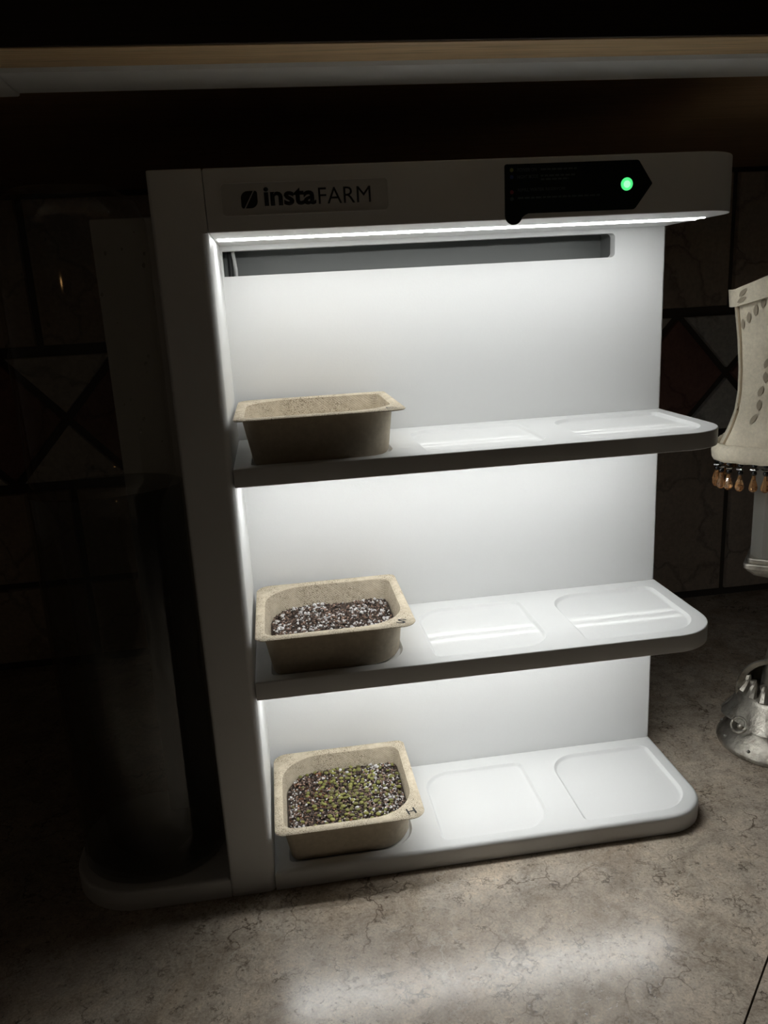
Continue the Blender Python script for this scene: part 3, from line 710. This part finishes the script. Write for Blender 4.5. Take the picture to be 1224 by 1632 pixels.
# embroidered leaves lying on the cloth
def leaf_patch(bm, th, t, ang, L_, Wd, off=0.0006):
    pts = []
    for s in (1, -1):
        for i in range(7):
            u = i / 6 if s > 0 else 1 - i / 6
            if s < 0 and i in (0, 6): continue
            pts.append((u * L_, s * Wd * math.sin(math.pi * u) ** 0.8))
    vs = []
    for a, b in pts:
        dx = a * math.cos(ang) - b * math.sin(ang); dz = a * math.sin(ang) + b * math.cos(ang)
        tt = t + dz / (ST - SB); vs.append(bm.verts.new(spt(th + dx / sr(tt), tt, off)))
    bm.faces.new(vs)
for k in range(NS):
    bm = bmesh.new(); c0 = A0 + 2 * math.pi * k / NS
    for i in range(7):                                   # rising stem of single leaves
        u = i / 6; leaf_patch(bm, c0 + 0.24 + 0.18 * u ** 1.5 + (0.05 if i % 2 else 0), 0.17 + 0.52 * u, math.radians(80 + (10 if i % 2 else -6)), 0.0080, 0.0014)
    for i in range(4):
        leaf_patch(bm, c0 + 0.06 + 0.085 * i, 0.755 + 0.030 * i, math.radians(86), 0.0074, 0.0012)
    from_bm('leaf_embroidery', bm, M['leafprint'], shade, 0)
    bm = bmesh.new()
    for i in range(2): leaf_patch(bm, c0 + 0.07 + 0.03 * i, 0.915 + 0.03 * i, math.radians(20 + 25 * i), 0.0055, 0.0014, 0.0037)
    from_bm('leaf_embroidery', bm, M['leafprint'], band, 0)
# bead fringe
bead_me = {}
def bead_mesh(key):
    bm = bmesh.new()
    if key == 'bead': bmesh.ops.create_icosphere(bm, subdivisions=2, radius=0.0021)
    elif key == 'rondelle': lathe(bm, [(0.0012, -0.0006), (0.0027, -0.0005), (0.0030, 0.0), (0.0027, 0.0005), (0.0012, 0.0006)], 10, fr=lambda th, i: 1 + 0.12 * math.cos(5 * th))
    else: lathe(bm, [(0.0005, 0.0), (0.0012, -0.0008), (0.0017, -0.0035), (0.0027, -0.0066), (0.0033, -0.0089), (0.0029, -0.0107), (0.0015, -0.0122), (0.0004, -0.0126)], 8)
    bmesh.ops.recalc_face_normals(bm, faces=bm.faces); me = bpy.data.meshes.new(key); bm.to_mesh(me); bm.free()
    me.materials.append({'bead': M['bead'], 'rondelle': M['rhinestone'], 'drop': M['amber']}[key])
    if key == 'bead': me.polygons.foreach_set('use_smooth', [True] * len(me.polygons))
    return me
for k in ('bead', 'rondelle', 'drop'): bead_me[k] = bead_mesh(k)
NB = 48
for k in range(NB):
    th = 2 * math.pi * (k + 0.3) / NB + random.uniform(-0.02, 0.02); rr_ = 0.0515 * sq(th); zt = 0.2425 + random.uniform(-0.0004, 0.0004)
    tw = random.uniform(0, 3)
    root = bpy.data.objects.new('bead_strand', bead_me['bead']); C.objects.link(root); root.parent = lamp; root.location = (rr_ * math.cos(th), rr_ * math.sin(th), zt - 0.0015)
    for nm, key, dz in (('rondelle', 'rondelle', -0.0031), ('bead', 'bead', -0.0058), ('crystal_drop', 'drop', -0.0073)):
        o = bpy.data.objects.new(nm, bead_me[key]); C.objects.link(o); o.parent = root; o.location = (0, 0, dz); o.rotation_euler = (0, 0, tw)
# square post, stepped collar, stem
bm = bmesh.new(); rrprism(bm, (-0.0270, -0.0270, 0.0270, 0.0270), 0.0085, 0.1640, 0.2600, 0.002, 0, 1)
o = from_bm('post', bm, M['pewter'], lamp, 20); o.rotation_euler.z = math.radians(-38)
bm = bmesh.new()
for (a, z0, z1) in ((0.0285, 0.1605, 0.1645), (0.0308, 0.1560, 0.1605)):
    rrprism(bm, (-a, -a, a, a), 0.005, z0, z1, 0.001, 0.001, 4)
rs = [ring(bm, rrect(-a, -a, a, a, min(0.006, a * 0.5), 4), z) for a, z in ((0.0298, 0.1560), (0.0285, 0.1535), (0.025, 0.1500), (0.018, 0.1470), (0.011, 0.1430))]
for a, b in zip(rs, rs[1:]): bridge(bm, a, b)
o = from_bm('collar', bm, M['silver'], lamp); o.rotation_euler.z = math.radians(-38)
bm = bmesh.new(); lathe(bm, [(0.010, 0.1440), (0.0075, 0.1380), (0.0095, 0.1300), (0.0070, 0.1200), (0.0085, 0.0980), (0.0110, 0.0840), (0.0130, 0.0700), (0.0150, 0.0460)], 28)
from_bm('stem', bm, M['silver'], lamp)
n_ = Vector((-0.74, -0.66, 0.02)).normalized(); u_ = n_.cross(Vector((0, 0, 1))).normalized(); w_ = u_.cross(n_)
cb = Vector((-0.008, -0.009, 0.0465)); bm = bmesh.new(); rs = []
for (d, r_) in ((0.0, 0.0300), (0.0018, 0.0318), (0.0034, 0.0310), (0.0010, 0.0270), (-0.006, 0.0258), (-0.022, 0.0250)):
    rs.append([bm.verts.new(cb + n_ * d + (w_ * math.sin(t) + u_ * math.cos(t)) * r_) for t in [2 * math.pi * k / 40 for k in range(40)]])
back = []
for (d, r_) in ((-0.022, 0.0262), (-0.008, 0.0272)):
    back.append([bm.verts.new(cb + n_ * d + (w_ * math.sin(t) + u_ * math.cos(t)) * r_) for t in [2 * math.pi * k / 40 for k in range(40)]])
lp = [back[0], back[1]] + rs
for p_, q_ in zip(lp, lp[1:]): bridge(bm, p_, q_)
bm.faces.new(rs[-1]); bm.faces.new(back[0])
from_bm('side_bell', bm, M['silver'], lamp)
for k in range(6):
    th = math.radians(165 + 24 * k); bm = bmesh.new(); pts = []
    for i in range(6):
        u = i / 5; r_ = 0.0285 - 0.004 * math.sin(math.pi * u * 0.6); pts.append((r_ * math.cos(th - 0.12 * u), r_ * math.sin(th - 0.12 * u), 0.0450 + 0.0135 * u))
    tube(bm, pts, [0.0046, 0.0040, 0.0033, 0.0029, 0.0028, 0.0024], 8); from_bm('claw', bm, M['silver'], lamp)
NQ = 6
def scal(th, i): return 1 + (0.055 * i / 8) * math.cos(NQ * (th - math.radians(161)))
bm = bmesh.new(); lathe(bm, [(0.0200, 0.0465), (0.0290, 0.0462), (0.0308, 0.0448), (0.0318, 0.0420), (0.0330, 0.0380), (0.0348, 0.0340), (0.0372, 0.0300), (0.0404, 0.0265), (0.0415, 0.0252), (0.0388, 0.0240), (0.030, 0.0230)], 96, fr=scal)
from_bm('skirt', bm, M['silver'], lamp, 45)
for k in range(NQ):
    th = math.radians(161) + 2 * math.pi * (k + 0.5) / NQ; bm = bmesh.new()
    c_ = Vector((0.0385 * math.cos(th), 0.0385 * math.sin(th), 0.0235)); u = Vector((-math.sin(th), math.cos(th), 0)); n_ = Vector((math.cos(th) * 0.8, math.sin(th) * 0.8, 0.6)); v_ = n_.cross(u).normalized()
    tube(bm, [c_ + n_ * 0.0015 + 0.0070 * (u * math.cos(t) + v_ * 0.85 * math.sin(t)) for t in [2 * math.pi * j / 24 for j in range(24)]], 0.0013, 8, True)
    from_bm('eyelet', bm, M['silver'], lamp)
    bm = bmesh.new(); bmesh.ops.create_icosphere(bm, subdivisions=2, radius=0.0030, matrix=Matrix.Translation(c_ - n_ * 0.0012)); from_bm('stud', bm, M['silver'], lamp)
bm = bmesh.new(); lathe(bm, [(0.0430, 0.0003), (0.0455, 0.0008), (0.0460, 0.0025), (0.0450, 0.0045), (0.0425, 0.0080), (0.0390, 0.0125), (0.0350, 0.0175), (0.0310, 0.0225), (0.0280, 0.0255)], 64)
foot = from_bm('foot', bm, M['silver'], lamp, 50)
for k in range(10):
    th = 2 * math.pi * k / 10 + 0.5; bm = bmesh.new(); bmesh.ops.create_icosphere(bm, subdivisions=2, radius=0.0014, matrix=Matrix.Translation((0.0428 * math.cos(th), 0.0428 * math.sin(th), 0.0078))); from_bm('rivet', bm, M['pewter'], foot)
